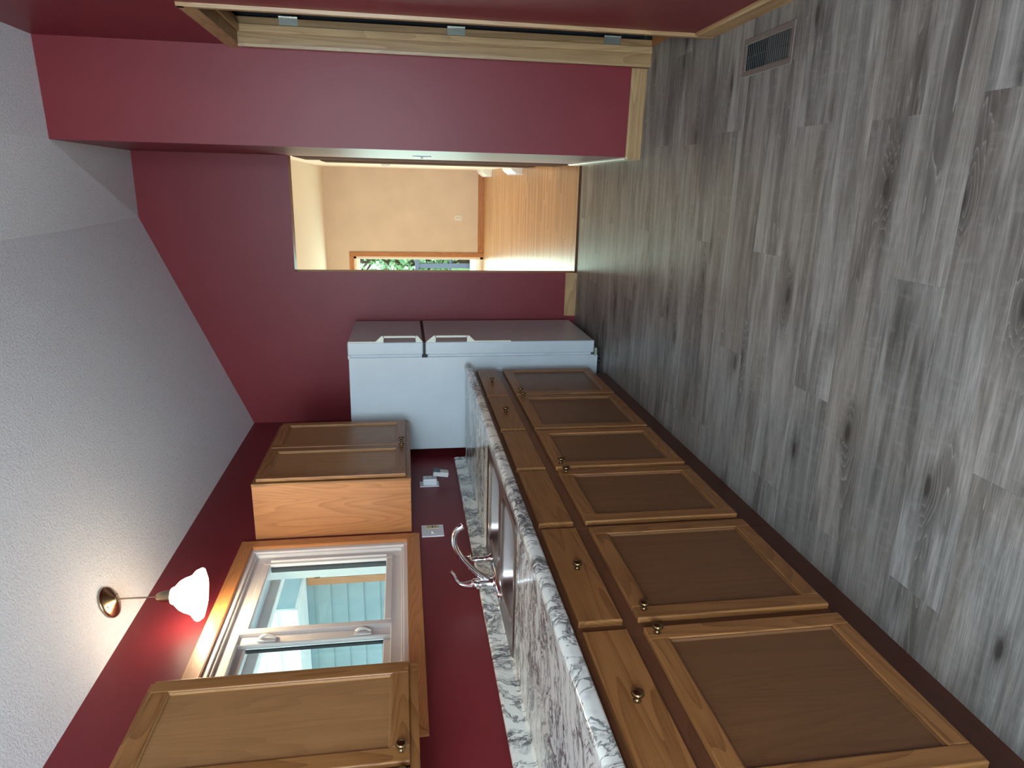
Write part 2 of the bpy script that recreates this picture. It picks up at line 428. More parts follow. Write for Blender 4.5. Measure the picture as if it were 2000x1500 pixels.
# kitchen floor: grey planks, each its own piece
fl = B('floor', (-.1, XR+.09, YB, YF+.02, -.12, -.008), M_black); struct(fl)
PW, PL = .190, 1.22
row = 0; y = YB+.03; meshes = {}
def plank_mesh(x0, x1, y0, y1):
    key = (round(x1-x0, 3), round(y1-y0, 3))
    if key in meshes: return meshes[key]
    bm = bmesh.new(); box(bm, 0, x1-x0, 0, y1-y0, -.008, 0)
    es = [e for e in bm.edges if all(v.co.z > -.001 for v in e.verts)]
    bmesh.ops.bevel(bm, geom=es, offset=.0005, segments=1, affect='EDGES')
    bmesh.ops.recalc_face_normals(bm, faces=bm.faces[:])
    me = bpy.data.meshes.new('plank'); bm.to_mesh(me); bm.free(); me.materials.append(M_plank); meshes[key] = me
    return me
joints = [1.53, 1.95, 1.12, 1.94, 1.53, 0.75, 1.13]
y = 5.085
while y > YB:
    y1 = y; y0 = max(y-PW, YB); j = joints[row % len(joints)]
    xmax = XR if y0 > RJ1 or y1 < RJ0 else (2.449 if (y0 > RJ0-.05 and y1 < RJ1+.13) else XR)
    if y0 < RJ0 < y1: xmax = 2.449
    if y1 > YC1+.05: xmax = 1.935 if y0 > YC0-.05 else XR
    xs = sorted({.50, xmax, *[q for q in (j-PL, j, j+PL) if .56 < q < xmax-.06]})
    for xa, xb in zip(xs, xs[1:]):
        o = bpy.data.objects.new('plank', plank_mesh(xa, xb, y0, y1)); C.objects.link(o)
        o.location = (xa+.0003, y0+.0003, -.0004); o.parent = fl
    y = y0; row += 1

# baseboards
def basebd(name, pts, h=.082, th=.013, mats=None, axis=0):
    """strip along polyline pts (wall side), offset to the left of travel"""
    bm = bmesh.new()
    for (a_, b_) in zip(pts, pts[1:]):
        a2, b2 = Vector(a_), Vector(b_); d = (b2-a2).normalized(); n = Vector((-d.y, d.x))*th
        n2 = n*.45
        P = [(a2, 0), (b2, 0)]
        prof = [(Vector((0, 0)), 0), (n, 0), (n, h*.86), (n2, h), (Vector((0, 0)), h)]
        va = [bm.verts.new((a2.x+p.x, a2.y+p.y, z)) for p, z in prof]; vb = [bm.verts.new((b2.x+p.x, b2.y+p.y, z)) for p, z in prof]
        m_ = len(prof)
        for i in range(m_): bm.faces.new((va[i], va[(i+1) % m_], vb[(i+1) % m_], vb[i]))
        bm.faces.new(va[::-1]); bm.faces.new(vb)
    return struct(mk(name, bm, mats))
basebd('baseboard_closet', [(XR-.013, YC1), (1.896, YC0)], mats=M_jamb[0])
basebd('baseboard_passage', [(1.909, YC0-.012), (1.909, YFB-.02)], mats=plain('bright_lit_baseboard', (.62, .60, .46), .35))  # white light grazing the passage baseboard is put into its cream colour
basebd('baseboard_far', [(XD0, YF), (.80, YF)], mats=M_jamb[0], h=.085)
basebd('baseboard_right', [(XR, YB), (XR, 2.965)], mats=M_jamb[1], h=.085)
# threshold strip to living room
B('trim_1', (XD0, XD1, YF+.01, YF+.05, -.008, .006), M_darkdoor, bev=.002); struct(bpy.data.objects['trim_1'])

# ------------------------------------------------------------------ closet door opening (right wall)
d1 = bpy.data.objects.new('door_1', None); C.objects.link(d1); d1.location = (XR+.05, 3.4, 0); struct(d1)
def jambpart(name, dims, ax_, bev=.001, mats=None): return B(name, dims, (mats or M_jamb)[ax_], d1, bev)
jambpart('jamb', (XR, XR+.115, RJ1, RJ1+.02, 0, RJZ+.02), 2)
jambpart('jamb', (XR, XR+.115, RJ0-.02, RJ0, 0, RJZ+.02), 2)
jambpart('head_jamb', (XR, XR+.115, RJ0, RJ1, RJZ, RJZ+.02), 1)
sx0, sx1 = XR+.049, XR+.083
M_stop = [oak('oak_stop_grain_%s' % 'xyz'[i], i, (0.58, 0.38, 0.18), (0.36, 0.20, 0.08)) for i in range(3)]
jambpart('door_stop', (sx0, sx1, RJ1-.013, RJ1, 0, RJZ), 2, .003, M_stop)
jambpart('door_stop', (sx0, sx1, RJ0, RJ0+.013, 0, RJZ), 2, .003, M_stop)
jambpart('door_stop', (sx0, sx1, RJ0+.011, RJ1-.011, RJZ-.013, RJZ), 1, .003)
def casing(name, kind, a0, a1, b0, b1, parent, mats, xface, sgn=-1):
    """moulded casing strip on an x-plane; kind 'v' vertical (y a0..a1, z b0..b1) or 'h'"""
    bm = bmesh.new(); t0, t1 = .008, .014
    x = lambda d: xface+sgn*d
    if kind == 'v':
        wd = a1-a0
        pr = [(x(0), a0), (x(t1), a0+.002), (x(t1), a0+wd*.45), (x(t0+.003), a0+wd*.62), (x(t0), a1-.004), (x(t0*.5), a1), (x(0), a1)]
        prism(bm, pr, 2, b0, b1)
    else:
        wd = b1-b0
        pr = [(x(0), b1), (x(t1), b1-.002), (x(t1), b1-wd*.45), (x(t0+.003), b1-wd*.62), (x(t0), b0+.004), (x(t0*.5), b0), (x(0), b0)]
        prism(bm, pr, 1, a0, a1)
    return mk(name, bm, mats[2 if kind == 'v' else 1], parent)
casing('casing', 'v', 2.970, RJ0+.002, 0, RJZ+.057, d1, M_jamb, XR)
casing('casing', 'h', 2.970, YC1, RJZ-.002, RJZ+.057, d1, M_jamb, XR)
casing('casing', 'v', RJ1-.002, YC1-.002, 0, RJZ, d1, M_jamb, XR)
# oak threshold under the missing door, hinge leaves left on the far jamb
B('threshold', (XR+.083, XR+.30, RJ0, RJ1, -.01, .002), M_trim[1], d1)
for z in (1.808, 1.011, .215):
    bm = bmesh.new()
    box(bm, XR+.084, XR+.117, RJ1-.003, RJ1, z-.044, z+.044, bev=.001)
    for k in range(5): lathe(bm, [(0, -.0085), (.006, -.0085), (.006, .0085), (0, .0085)], (XR+.121, RJ1-.006, z-.035+.0175*k), (0, 0, 1), 10)
    for dz in (-.03, 0, .03): lathe(bm, [(.004, 0), (.0035, .0012), (0, .0014)], (XR+.098+(.008 if dz == 0 else 0), RJ1-.003, z+dz), (0, -1, 0), 8)
    mk('hinge', bm, M_nickel, d1)
# unlit closet beyond
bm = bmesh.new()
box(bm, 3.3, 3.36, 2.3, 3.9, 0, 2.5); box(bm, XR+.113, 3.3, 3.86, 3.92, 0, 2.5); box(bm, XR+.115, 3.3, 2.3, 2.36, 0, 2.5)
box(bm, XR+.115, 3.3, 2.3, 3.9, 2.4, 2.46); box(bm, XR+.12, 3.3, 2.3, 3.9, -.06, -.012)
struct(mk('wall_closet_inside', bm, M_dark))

# ------------------------------------------------------------------ kitchen window (slider)
w1 = bpy.data.objects.new('window_1', None); C.objects.link(w1); w1.location = (0, 2.53, WZ0); struct(w1)
CY0, CY1, CZ0, CZ1 = 1.858, 3.214, 1.238, 2.110
def flatcase(dims, ax_): return B('casing', dims, M_trim[ax_], w1, .004)
cw = .063
def mitre(pts, ax_):
    bm = bmesh.new(); prism(bm, pts, 0, 0, .018)
    bmesh.ops.bevel(bm, geom=[e for e in bm.edges if all(v.co.x > .017 for v in e.verts)], offset=.003, segments=2, affect='EDGES')
    mk('casing', bm, M_trim[ax_], w1)
mitre([(CY0, CZ1), (CY1, CZ1), (CY1-cw, CZ1-cw), (CY0+cw, CZ1-cw)], 1)
mitre([(CY0, CZ0), (CY1, CZ0), (CY1-cw, CZ0+cw), (CY0+cw, CZ0+cw)], 1)
mitre([(CY1, CZ0), (CY1, CZ1), (CY1-cw, CZ1-cw), (CY1-cw, CZ0+cw)], 2)
mitre([(CY0, CZ0), (CY0, CZ1), (CY0+cw, CZ1-cw), (CY0+cw, CZ0+cw)], 2)
def ring(bm, y0, y1, z0, z1, wd, x0, x1, bev=.002):
    for d in ((y0, y0+wd, z0, z1), (y1-wd, y1, z0, z1), (y0+wd, y1-wd, z0, z0+wd), (y0+wd, y1-wd, z1-wd, z1)):
        box(bm, x0, x1, *d, bev=bev)
iy0, iy1, iz0, iz1 = WY0, WY1, WZ0, WZ1
bm = bmesh.new(); ring(bm, iy0, iy1, iz0, iz1, .028, -.13, .004)
ring(bm, iy0+.026, iy1-.026, iz0+.026, iz1-.026, .012, -.10, -.006)
ring(bm, iy0+.036, iy1-.036, iz0+.036, iz1-.036, .045, -.12, -.022)
mk('window_frame', bm, M_white, w1)
ym = 2.53; s0, s1 = iy0+.078, iy1-.078; zz0, zz1 = iz0+.078, iz1-.078
bm = bmesh.new(); ring(bm, ym-.018, s1, zz0, zz1, .032, -.055, -.018, .003)
box(bm, -.02, -.008, s1-.016, s1-.004, zz0+.03, zz1-.03, bev=.003)
sa = mk('sash', bm, M_white, w1); B('glass', (-.040, -.037, ym+.012, s1-.03, zz0+.03, zz1-.03), M_glass, sa)
bm = bmesh.new(); ring(bm, s0, ym+.012, zz0, zz1, .034, -.095, -.058, .003)
box(bm, -.058, -.036, ym-.068, ym-.018, zz0, zz1, bev=.003)
sb = mk('sash', bm, M_white, w1); B('glass', (-.080, -.077, s0+.03, ym-.02, zz0+.03, zz1-.03), M_glass, sb)
B('gasket', (-.072, -.060, ym-.076, ym-.068, zz0+.03, zz1-.034), M_black, sb)
B('gasket', (-.060, -.034, s1-.036, s1-.031, zz0+.034, zz1-.034), M_black, sa)
for zc in (1.865, 1.487):
    bm = bmesh.new(); box(bm, -.036, -.026, ym-.062, ym-.030, zc-.038, zc+.038, bev=.008, segs=2)
    tube(bm, spline([(-.024, ym-.046, zc+.024), (-.012, ym-.048, zc+.01), (-.010, ym-.052, zc-.012), (-.016, ym-.060, zc-.036)], 5), [.008]*3+[.007]*6+[.005]*7, 8)
    for dz in (-.026, .026): lathe(bm, [(.004, 0), (0, .002)], (-.026, ym-.046, zc+dz), (1, 0, 0), 8)
    mk('sash_lock', bm, M_white, sb, True, 40)

# ------------------------------------------------------------------ cabinets
def knob(parent, x, y, z, r=.0155):
    bm = bmesh.new()
    lathe(bm, [(0, 0), (r*.62, 0), (r*.66, .002), (r*.5, .004), (r*.36, .007), (r*.34, .011), (r*.6, .015), (r*.95, .018), (r, .021), (r*.93, .0245), (r*.78, .0262), (r*.72, .0256), (r*.35, .0275), (0, .028)], (x, y, z), (1, 0, 0), 20)
    return mk('knob', bm, M_brass, parent, True, 50)
def cab_door(parent, x0, th, y0, y1, z0, z1, knob_y=None, knob_z=None, sw=.052, name='door'):
    bm = bmesh.new(); x1 = x0+th
    box(bm, x0, x1, y0, y0+sw, z0, z1, bev=.0035, segs=2, mat=0); box(bm, x0, x1, y1-sw, y1, z0, z1, bev=.0035, segs=2, mat=0)
    box(bm, x0, x1, y0+sw-.001, y1-sw+.001, z0, z0+sw, bev=.0035, segs=2, mat=1); box(bm, x0, x1, y0+sw-.001, y1-sw+.001, z1-sw, z1, bev=.0035, segs=2, mat=1)
    d = mk(name, bm, [M_oak[2], M_oak[1]], parent)
    bm = bmesh.new(); a0, a1, b0, b1 = y0+sw-.004, y1-sw+.004, z0+sw-.004, z1-sw+.004
    box(bm, x0+.004, x1-.010, a0, a1, b0, b1)
    # bead moulding round the recessed panel
    for (u0, u1, v0, v1) in ((a0, a0+.010, b0, b1), (a1-.010, a1, b0, b1), (a0, a1, b0, b0+.010), (a0, a1, b1-.010, b1)):
        box(bm, x0+.006, x1-.004, u0, u1, v0, v1, bev=.003)
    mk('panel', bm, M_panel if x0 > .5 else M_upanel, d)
    if knob_y is not None: knob(d, x1, knob_y, knob_z)
    return d
def drawer(parent, x0, th, y0, y1, z0, z1, kn=True, ky=None):
    bm = bmesh.new(); vs = box(bm, x0, x0+th, y0, y1, z0, z1)
    es = [e for e in bm.edges if all(v.co.x > x0+th-.0001 for v in e.verts)]
    bmesh.ops.bevel(bm, geom=es, offset=.006, segments=3, affect='EDGES', profile=.6)
    d = mk('drawer' if kn else 'false_drawer_front', bm, M_oak[1], parent)
    if kn: knob(d, x0+th, ky if ky else (y0+y1)/2, (z0+z1)/2)
    return d
XB = .611; TH = .019
ZT, ZB, DT, DB = .683, .120, .849, .727
units = [
    # y0, y1, near door (y0,y1), far door, drawers, label
    (3.032, 4.165, (3.0475, 3.580), (3.606, 4.146), True, 'brown oak base cabinet beside the white refrigerator, farthest one under the counter'),
    (2.072, 3.030, (2.0906, 2.541), (2.573, 3.0176), False, 'brown oak sink base cabinet, no knobs on its two plain top fronts'),
    (.952, 2.070, (.971, 1.4915), (1.531, 2.0515), True, 'brown oak base cabinet nearest in view, with a large door in the lower corner'),
    (-.14, .950, (-.12, .395), (.42, .935), True, 'brown oak base cabinet next along the counter, beyond the bottom edge of the picture'),
]
for i, (y0, y1, dn, df, knobs, lab) in enumerate(units):
    c = empty('base_cabinet', (.3, (y0+y1)/2, 0), lab, 'cabinet')
    bm = bmesh.new(); box(bm, .01, .591, y0+.002, y1-.002, .116, .70 if not knobs else .862); mk('carcass', bm, M_oak[2], c)
    ff = bmesh.new(); st = .028
    box(ff, .592, XB-.001, y0, y0+st, .116, .862, mat=0); box(ff, .592, XB-.001, y1-st, y1, .116, .862, mat=0)
    ymid = (dn[1]+df[0])/2
    box(ff, .592, XB-.001, ymid-.025, ymid+.025, .116, .862, mat=0)
    for (a_, b_) in ((.116, .135), (.665, .742), (.832, .862)):
        box(ff, .592, XB-.0015, y0+st, ymid-.025, a_, b_, mat=1); box(ff, .592, XB-.0015, ymid+.025, y1-st, a_, b_, mat=1)
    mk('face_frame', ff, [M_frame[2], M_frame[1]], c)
    bm = bmesh.new(); box(bm, .57, .586, y0+.001, y1-.001, 0, .115); mk('toe_kick', bm, M_toekick, c)
    kz = ZT-.028
    cab_door(c, XB, TH, dn[0], dn[1], ZB, ZT, dn[1]-.028, kz)
    cab_door(c, XB, TH, df[0], df[1], ZB, ZT, df[0]+.036, kz)
    for q, d_ in enumerate((dn, df)):
        ya, yb = d_
        if i == 0: ya, yb = (3.0475, 3.5625) if q == 0 else (3.593, 4.146)
        drawer(c, XB, TH, ya, yb, DB, DT, knobs)

# upper cabinets
def upper(y0, y1, doors, lab, body_col=True):
    c = empty('wall_cabinet', (.15, (y0+y1)/2, 1.276), lab, 'cabinet')
    bm = bmesh.new(); box(bm, 0.001, .292, y0, y1, 1.276, 2.053, bev=.001); mk('cabinet_box', bm, M_trim[2], c)
    ff = bmesh.new()
    box(ff, .292, .304, y0-.001, y0+.03, 1.274, 2.054, mat=0); box(ff, .292, .304, y1-.03, y1+.001, 1.274, 2.054, mat=0)
    box(ff, .292, .3035, y0+.03, y1-.03, 1.274, 1.315, mat=1); box(ff, .292, .3035, y0+.03, y1-.03, 2.015, 2.054, mat=1)
    ymid = (doors[0][1]+doors[-1][0])/2 if len(doors) > 1 else y0+.02
    box(ff, .292, .3035, ymid-.02, ymid+.02, 1.3, 2.03, mat=0)
    mk('face_frame', ff, [M_oak[2], M_oak[1]], c)
    for (a_, b_, ky) in doors: cab_door(c, .306, .019, a_, b_, 1.300, 2.034, ky, 1.322, sw=.050)
    return c
upper(3.257, 4.120, [(3.272, 3.682, 3.640), (3.694, 4.105, 3.733)], 'two-door oak wall cabinet hung between the window and the refrigerator')
upper(1.010, 1.838, [(1.026, 1.418, 1.385), (1.438, 1.825, 1.474)], 'oak wall cabinet nearest in view, its door overlapping the window trim')

# ------------------------------------------------------------------ countertop with backsplash (post-formed laminate)
def arc(cx, cz, r, a0, a1, n=5): return [(cx+r*math.cos(a0+(a1-a0)*k/n), cz+r*math.sin(a0+(a1-a0)*k/n)) for k in range(n+1)]
YS0, YS1 = 2.165, 2.950     # sink cut-out
XS0, XS1 = .060, .570
back = [(.002, .876), (.002, .978)]+arc(.012, .978, .010, PI, PI/2, 3)+arc(.018, .978, .010, PI/2, 0, 4)+[(.028, .926)]+arc(.040, .926, .012, PI, 1.5*PI, 4)
nose = [(.628, CZ+.003)]+arc(.634, .896, .021, PI/2, -PI/2, 8)[0:]+[(.60, .875)]
nose = [(.588, CZ), (.600, CZ+.0012), (.612, CZ+.0045), (.622, CZ+.006)]+arc(.631, .9005, .0205, PI*.48, 0, 6)+[(.6515, .886)]+arc(.6415, .886, .010, 0, -PI/2, 4)+[(.612, .876)]
full = back+nose
bm = bmesh.new()
def ext(poly, y0, y1): prism(bm, [(p[0], p[1]) for p in poly], 1, y0, y1)
ext(full, YS1, 4.188); ext(full, -.14, YS0)
ext(back+[(XS0, CZ), (XS0, .876)], YS0, YS1)
ext([(XS1, .876), (XS1, CZ)]+nose, YS0, YS1)
bmesh.ops.remove_doubles(bm, verts=bm.verts[:], dist=.0002)
ct = mk('countertop', bm, M_marble, None, True, 30)
setp(ct, 'white laminate countertop with black marble veins and a low backsplash', 'countertop')

# ------------------------------------------------------------------ sink
sk = empty('kitchen_sink', (.315, 2.557, CZ), 'stainless steel double bowl sink set in the veined countertop', 'sink')
bm = bmesh.new()
SX0, SX1, SY0, SY1 = .036, .594, 2.142, 2.974
bowls = [(.140, .552, 2.188, 2.520), (.140, .552, 2.590, 2.930)]
def rrect(x0, x1, y0, y1, r, z, n=5):
    pts = []
    for (cx, cy, a_) in ((x1-r, y1-r, 0), (x0+r, y1-r, PI/2), (x0+r, y0+r, PI), (x1-r, y0+r, 1.5*PI)):
        for k in range(n+1): pts.append((cx+r*math.cos(a_+PI/2*k/n), cy+r*math.sin(a_+PI/2*k/n), z))
    return pts
ZR = CZ+.006
# deck: outer raised rim and flat ledge filled around bowls using triangle fill
outer0 = rrect(SX0, SX1, SY0, SY1, .03, CZ+.0005); outer1 = rrect(SX0+.004, SX1-.004, SY0+.004, SY1-.004, .028, ZR); outer2 = rrect(SX0+.012, SX1-.012, SY0+.012, SY1-.012, .024, ZR-.003)
def loop(pts): return [bm.verts.new(p) for p in pts]
def bridge(a_, b_):
    n = len(a_)
    for i in range(n): bm.faces.new((a_[i], a_[(i+1) % n], b_[(i+1) % n], b_[i]))
L0, L1, L2 = loop(outer0), loop(outer1), loop(outer2); bridge(L0, L1); bridge(L1, L2)
edges = []
def ledges(L): return [bm.edges.get((L[i], L[(i+1) % len(L)])) or bm.edges.new((L[i], L[(i+1) % len(L)])) for i in range(len(L))]
edges += ledges(L2)
bl = []
for (x0, x1, y0, y1) in bowls:
    Lb = loop(rrect(x0, x1, y0, y1, .065, ZR-.003)); edges += ledges(Lb); bl.append(Lb)
bmesh.ops.triangle_fill(bm, use_beauty=True, edges=edges)
mk('sink_deck', bm, M_steel, sk, True, 35)
for (x0, x1, y0, y1) in bowls:
    bm = bmesh.new(); prev = loop(rrect(x0, x1, y0, y1, .065, ZR-.003))
    for (ins, z, r) in ((.003, ZR-.007, .063), (.007, ZR-.02, .062), (.012, CZ-.12, .060), (.022, CZ-.155, .055), (.05, CZ-.172, .045), (.13, CZ-.178, .04)):
        cur = loop(rrect(x0+ins, x1-ins, y0+ins, y1-ins, r, z)); bridge(prev, cur); prev = cur
    bm.faces.new(prev[::-1])
    bo = mk('bowl', bm, M_steel, sk, True, 60)
    for p in bo.data.polygons: p.flip()
    bm = bmesh.new(); lathe(bm, [(.055, .0), (.05, .003), (.04, .002), (.036, -.004), (.0, -.004)], ((x0+x1)/2, (y0+y1)/2, CZ-.177), (0, 0, 1), 24)
    mk('drain', bm, M_chrome, bo, True)
# faucet
fa = empty('faucet', (.086, 2.60, CZ), 'chrome single-lever faucet with long arched spout on the sink deck', 'faucet')
fz = ZR-.002
bm = bmesh.new()
bp_ = rrect(.058, .116, 2.475, 2.735, .028, fz); bp1 = rrect(.060, .114, 2.477, 2.733, .027, fz+.008); bp2 = rrect(.068, .106, 2.487, 2.723, .018, fz+.012)
a_, b_, c_ = loop(bp_), loop(bp1), loop(bp2); bridge(a_, b_); bridge(b_, c_); bm.faces.new(c_); mk('base_plate', bm, M_chrome, fa, True, 50)
bm = bmesh.new(); lathe(bm, [(.028, 0), (.029, .003), (.026, .009), (.0235, .011), (.0235, .058), (.0255, .060), (.0255, .066), (.022, .068), (.0225, .078), (.024, .080), (.023, .092), (.016, .104), (0, .108)], (.086, 2.60, fz+.008), (0, 0, 1), 28)
mk('faucet_body', bm, M_chrome, fa, True, 50)
bm = bmesh.new(); pts = spline([(.095, 2.60, .948), (.12, 2.60, .982), (.160, 2.60, 1.024), (.213, 2.60, 1.068), (.275, 2.60, 1.099), (.325, 2.60, 1.101), (.352, 2.60, 1.088), (.364, 2.60, 1.070)], 6)
tube(bm, pts, [.0125]*len(pts), 14); lathe(bm, [(.0140, -.008), (.0140, .008)], (.3615, 2.60, 1.075), (pts[-1]-pts[-2]), 16)
mk('spout', bm, M_chrome, fa, True, 50)
bm = bmesh.new(); pts = spline([(.086, 2.60, 1.010), (.083, 2.60, 1.045), (.088, 2.60, 1.072), (.108, 2.60, 1.094), (.132, 2.60, 1.104), (.156, 2.60, 1.120)], 6)
tube(bm, pts, [.021-.013*min(1, k/14) if k < 24 else .008+.002*(k-24)/6 for k in range(len(pts))], 12); mk('lever', bm, M_chrome, fa, True, 50)
sy = empty('side_sprayer', (.092, 2.79, CZ), 'small chrome side sprayer standing on the sink deck by the faucet', 'sprayer')
bm = bmesh.new(); lathe(bm, [(0, 0), (.024, 0), (.024, .004), (.016, .012), (.013, .03), (.0125, .034), (0, .036)], (.092, 2.79, fz), (0, 0, 1), 20); mk('sprayer_holder', bm, M_chrome, sy, True, 50)
bm = bmesh.new(); pts = spline([(.092, 2.79, fz+.03), (.092, 2.79, fz+.06), (.091, 2.79, fz+.08), (.098, 2.785, fz+.098), (.115, 2.78, fz+.106)], 5)
tube(bm, pts, [.009+.004*math.sin(k/len(pts)*PI*1.2) for k in range(len(pts))], 12)
lathe(bm, [(0, -.004), (.012, -.004), (.014, .010), (.012, .013), (0, .013)], (.115, 2.78, fz+.106), (1, -.15, .3), 14); mk('spray_head', bm, M_chrome, sy, True, 50)

# ------------------------------------------------------------------ refrigerator
fr = empty('refrigerator', (.38, 4.64, 0), 'white top-freezer refrigerator standing against the far wall', 'refrigerator')
FY0, FY1 = 4.2785, 5.006
bm = bmesh.new(); box(bm, .055, .6835, FY0, FY1, .03, 1.643, bev=.006, segs=2); mk('cabinet_body', bm, M_fridge, fr)
B('gasket', (.6835, .698, FY0+.012, FY1-.012, .075, 1.155), plain('grey_door_seal', (.50, .56, .60), .5), fr)
B('gasket', (.6835, .698, FY0+.012, FY1-.012, 1.183, 1.632), plain('grey_freezer_seal', (.50, .56, .60), .5), fr)
def fdoor(z0, z1, nm):
    bm = bmesh.new(); box(bm, .698, .7797, FY0-.002, FY1, z0, z1, bev=.008, segs=3); return mk(nm, bm, M_fridge, fr)
dfz = fdoor(1.178, 1.647, 'freezer_door'); dfr = fdoor(.058, 1.163, 'fridge_door')
def fhandle(par, zs, flip):
    # closed outline in the x-z plane, extruded 26 mm along the door's near edge
    x = .7797
    outer = [(x, zs[0]), (x+.008, zs[0]), (x+.008, zs[1]), (x+.042, zs[2]), (x+.042, zs[3]), (x+.004, zs[4]), (x, zs[4])]
    bm = bmesh.new(); s = 1 if zs[0] > zs[4] else -1
    segs = [[(x, zs[0]), (x+.007, zs[0]), (x+.007, zs[1]), (x, zs[1])],
            [(x, zs[1]), (x+.007, zs[1]), (x+.042, zs[2]), (x+.042, zs[2]-.014*s), (x+.030, zs[2]-.014*s), (x+.012, zs[2]-.012*s), (x, zs[2]-.012*s)],
            [(x+.030, zs[2]-.010*s), (x+.042, zs[2]-.010*s), (x+.042, zs[3]+.010*s), (x+.030, zs[3]+.010*s)],
            [(x+.030, zs[3]+.014*s), (x+.042, zs[3]+.014*s), (x+.042, zs[3]), (x+.003, zs[4]), (x, zs[4]), (x, zs[3]+.012*s), (x+.012, zs[3]+.012*s)]]
    for sg in segs: prism(bm, sg, 1, FY0-.0015, FY0+.024)
    mk('handle', bm, M_handle, par)
fhandle(dfz, (1.643, 1.475, 1.436, 1.212, 1.180), 0)
fhandle(dfr, (.615, .850, .886, 1.110, 1.158), 0)
bm = bmesh.new(); box(bm, .700, .778, FY0+.004, FY1-.004, 1.163, 1.178); box(bm, .680, .700, FY0-.004, FY0+.03, 1.150, 1.186, bev=.003); mk('divider', bm, M_black, fr)
B('hinge_cover', (.676, .70, FY0-.001, FY0+.05, 1.632, 1.647), M_fridge, fr, .002)
bm = bmesh.new(); lathe(bm, [(.016, 0), (.015, .002), (0, .002)], (.7797, FY0+.035, 1.598), (1, 0, 0), 16)
for v in bm.verts: v.co.z = 1.598+(v.co.z-1.598)*.5+0
mk('badge', bm, M_black, dfz)
B('bottom_hinge', (.676, .73, FY0-.001, FY0+.045, .036, .055), M_nickel, fr, .002)
bm = bmesh.new()
for k in range(5): box(bm, .676, .690, FY0+.05, FY1-.05, .018+.007*k, .022+.007*k)
box(bm, .660, .676, FY0+.03, FY1-.03, .012, .052); mk('toe_grille', bm, M_black, fr)
for yy in (FY0+.05, FY1-.05):
    for xx in (.10, .63):
        bm = bmesh.new(); lathe(bm, [(0, 0), (.018, 0), (.018, .02), (.008, .022), (.008, .032), (0, .032)], (xx, yy, 0), (0, 0, 1), 12); mk('foot', bm, M_black, fr)

# ------------------------------------------------------------------ pendant lamp over the sink
pl = empty('pendant_lamp', (.14, 2.569, 2.12), 'lit pendant lamp with a flared white glass shade on a thin metal rod', 'pendant lamp')
sl = .4252; nn = Vector((sl, 0, -1)).normalized()
cc = Vector((.128, 2.569, 2.4146+sl*.128-.002))
bm = bmesh.new(); lathe(bm, [(0, 0), (.062, 0), (.0645, .004), (.063, .009), (.056, .014), (.03, .024), (.009, .033), (.008, .037), (0, .037)], cc, nn, 36); cano = mk('canopy', bm, M_bnick, pl, True, 50)
for s_ in (-1, 1):
    bm = bmesh.new(); lathe(bm, [(.006, 0), (.0058, .004), (.003, .006), (0, .0065)], cc+nn*.013+Vector((0, s_*.046, 0)), nn, 12); mk('screw', bm, M_chrome, cano, True)
tip_ = cc+nn*.036
bm = bmesh.new(); tube(bm, [tip_, tip_+Vector((.0, 0, -.02)), (.140, 2.569, 2.29)], .0032, 8); mk('rod', bm, M_bnick, pl, True, 50)
bm = bmesh.new(); lathe(bm, [(0, .065), (.008, .064), (.016, .056), (.021, .040), (.024, .018), (.026, 0), (0, 0)], (.140, 2.569, 2.226), (0, 0, 1), 24); mk('socket_cup', bm, M_bnick, pl, True, 50)
bm = bmesh.new()
prof = [(.0, 2.232), (.030, 2.232), (.034, 2.226), (.034, 2.221), (.044, 2.212), (.058, 2.198), (.068, 2.180), (.074, 2.163), (.080, 2.150), (.090, 2.142), (.099, 2.134), (.103, 2.124), (.101, 2.118), (.097, 2.121), (.095, 2.131), (.086, 2.139), (.076, 2.148), (.070, 2.163), (.064, 2.179), (.054, 2.195), (.040, 2.208), (.028, 2.216)]
lathe(bm, [(r, z-2.118) for r, z in prof], (.140, 2.569, 2.118), (0, 0, 1), 48, flute=.035, nfl=8); mk('glass_shade', bm, M_shade, pl, True, 60)
bm = bmesh.new(); bmesh.ops.create_uvsphere(bm, u_segments=16, v_segments=10, radius=.024, matrix=Matrix.Translation((.14, 2.569, 2.165))); mk('bulb', bm, M_shade, pl, True)
lp = light('lamp_bulb', 'POINT', (.14, 2.569, 2.128), (0, 0, 0), 2.6, (1, .74, .46), .025); 

# ------------------------------------------------------------------ wall plates
sw = empty('switch_plate', (0, 3.249, 1.168), 'white two-gang wall plate with toggle switch and ivory outlet beside the window', 'switch plate')
bm = bmesh.new(); box(bm, 0, .006, 3.189, 3.310, 1.111, 1.225, bev=.002, segs=2); mk('plate', bm, M_plate, sw)
bm = bmesh.new(); box(bm, .006, .0085, 3.266, 3.300, 1.134, 1.202, bev=.001)
ou = mk('outlet', bm, M_ivory, sw)
for zz in (1.152, 1.184):
    for dy in (-.006, .006): B('slot', (.0083, .0090, 3.283+dy-.0012, 3.283+dy+.0012, zz-.005, zz+.005), M_black, ou)
B('reset_button', (.0083, .0098, 3.276, 3.290, 1.164, 1.172), M_black, ou)
bm = bmesh.new(); box(bm, .006, .0075, 3.214, 3.224, 1.156, 1.180); box(bm, .0072, .017, 3.2155, 3.2225, 1.166, 1.176, bev=.001); mk('toggle', bm, M_white, sw)
for (yy, zz) in ((3.219, 1.198), (3.219, 1.138), (3.283, 1.214), (3.283, 1.122)):
    bm = bmesh.new(); lathe(bm, [(.003, 0), (.0025, .0012), (0, .0014)], (.006, yy, zz), (1, 0, 0), 8); mk('screw', bm, M_nickel, sw)
op = empty('outlet_plate', (0, 3.84, 1.163), 'pale wall outlet plate under the far wall cabinet, a white adapter in it', 'outlet')
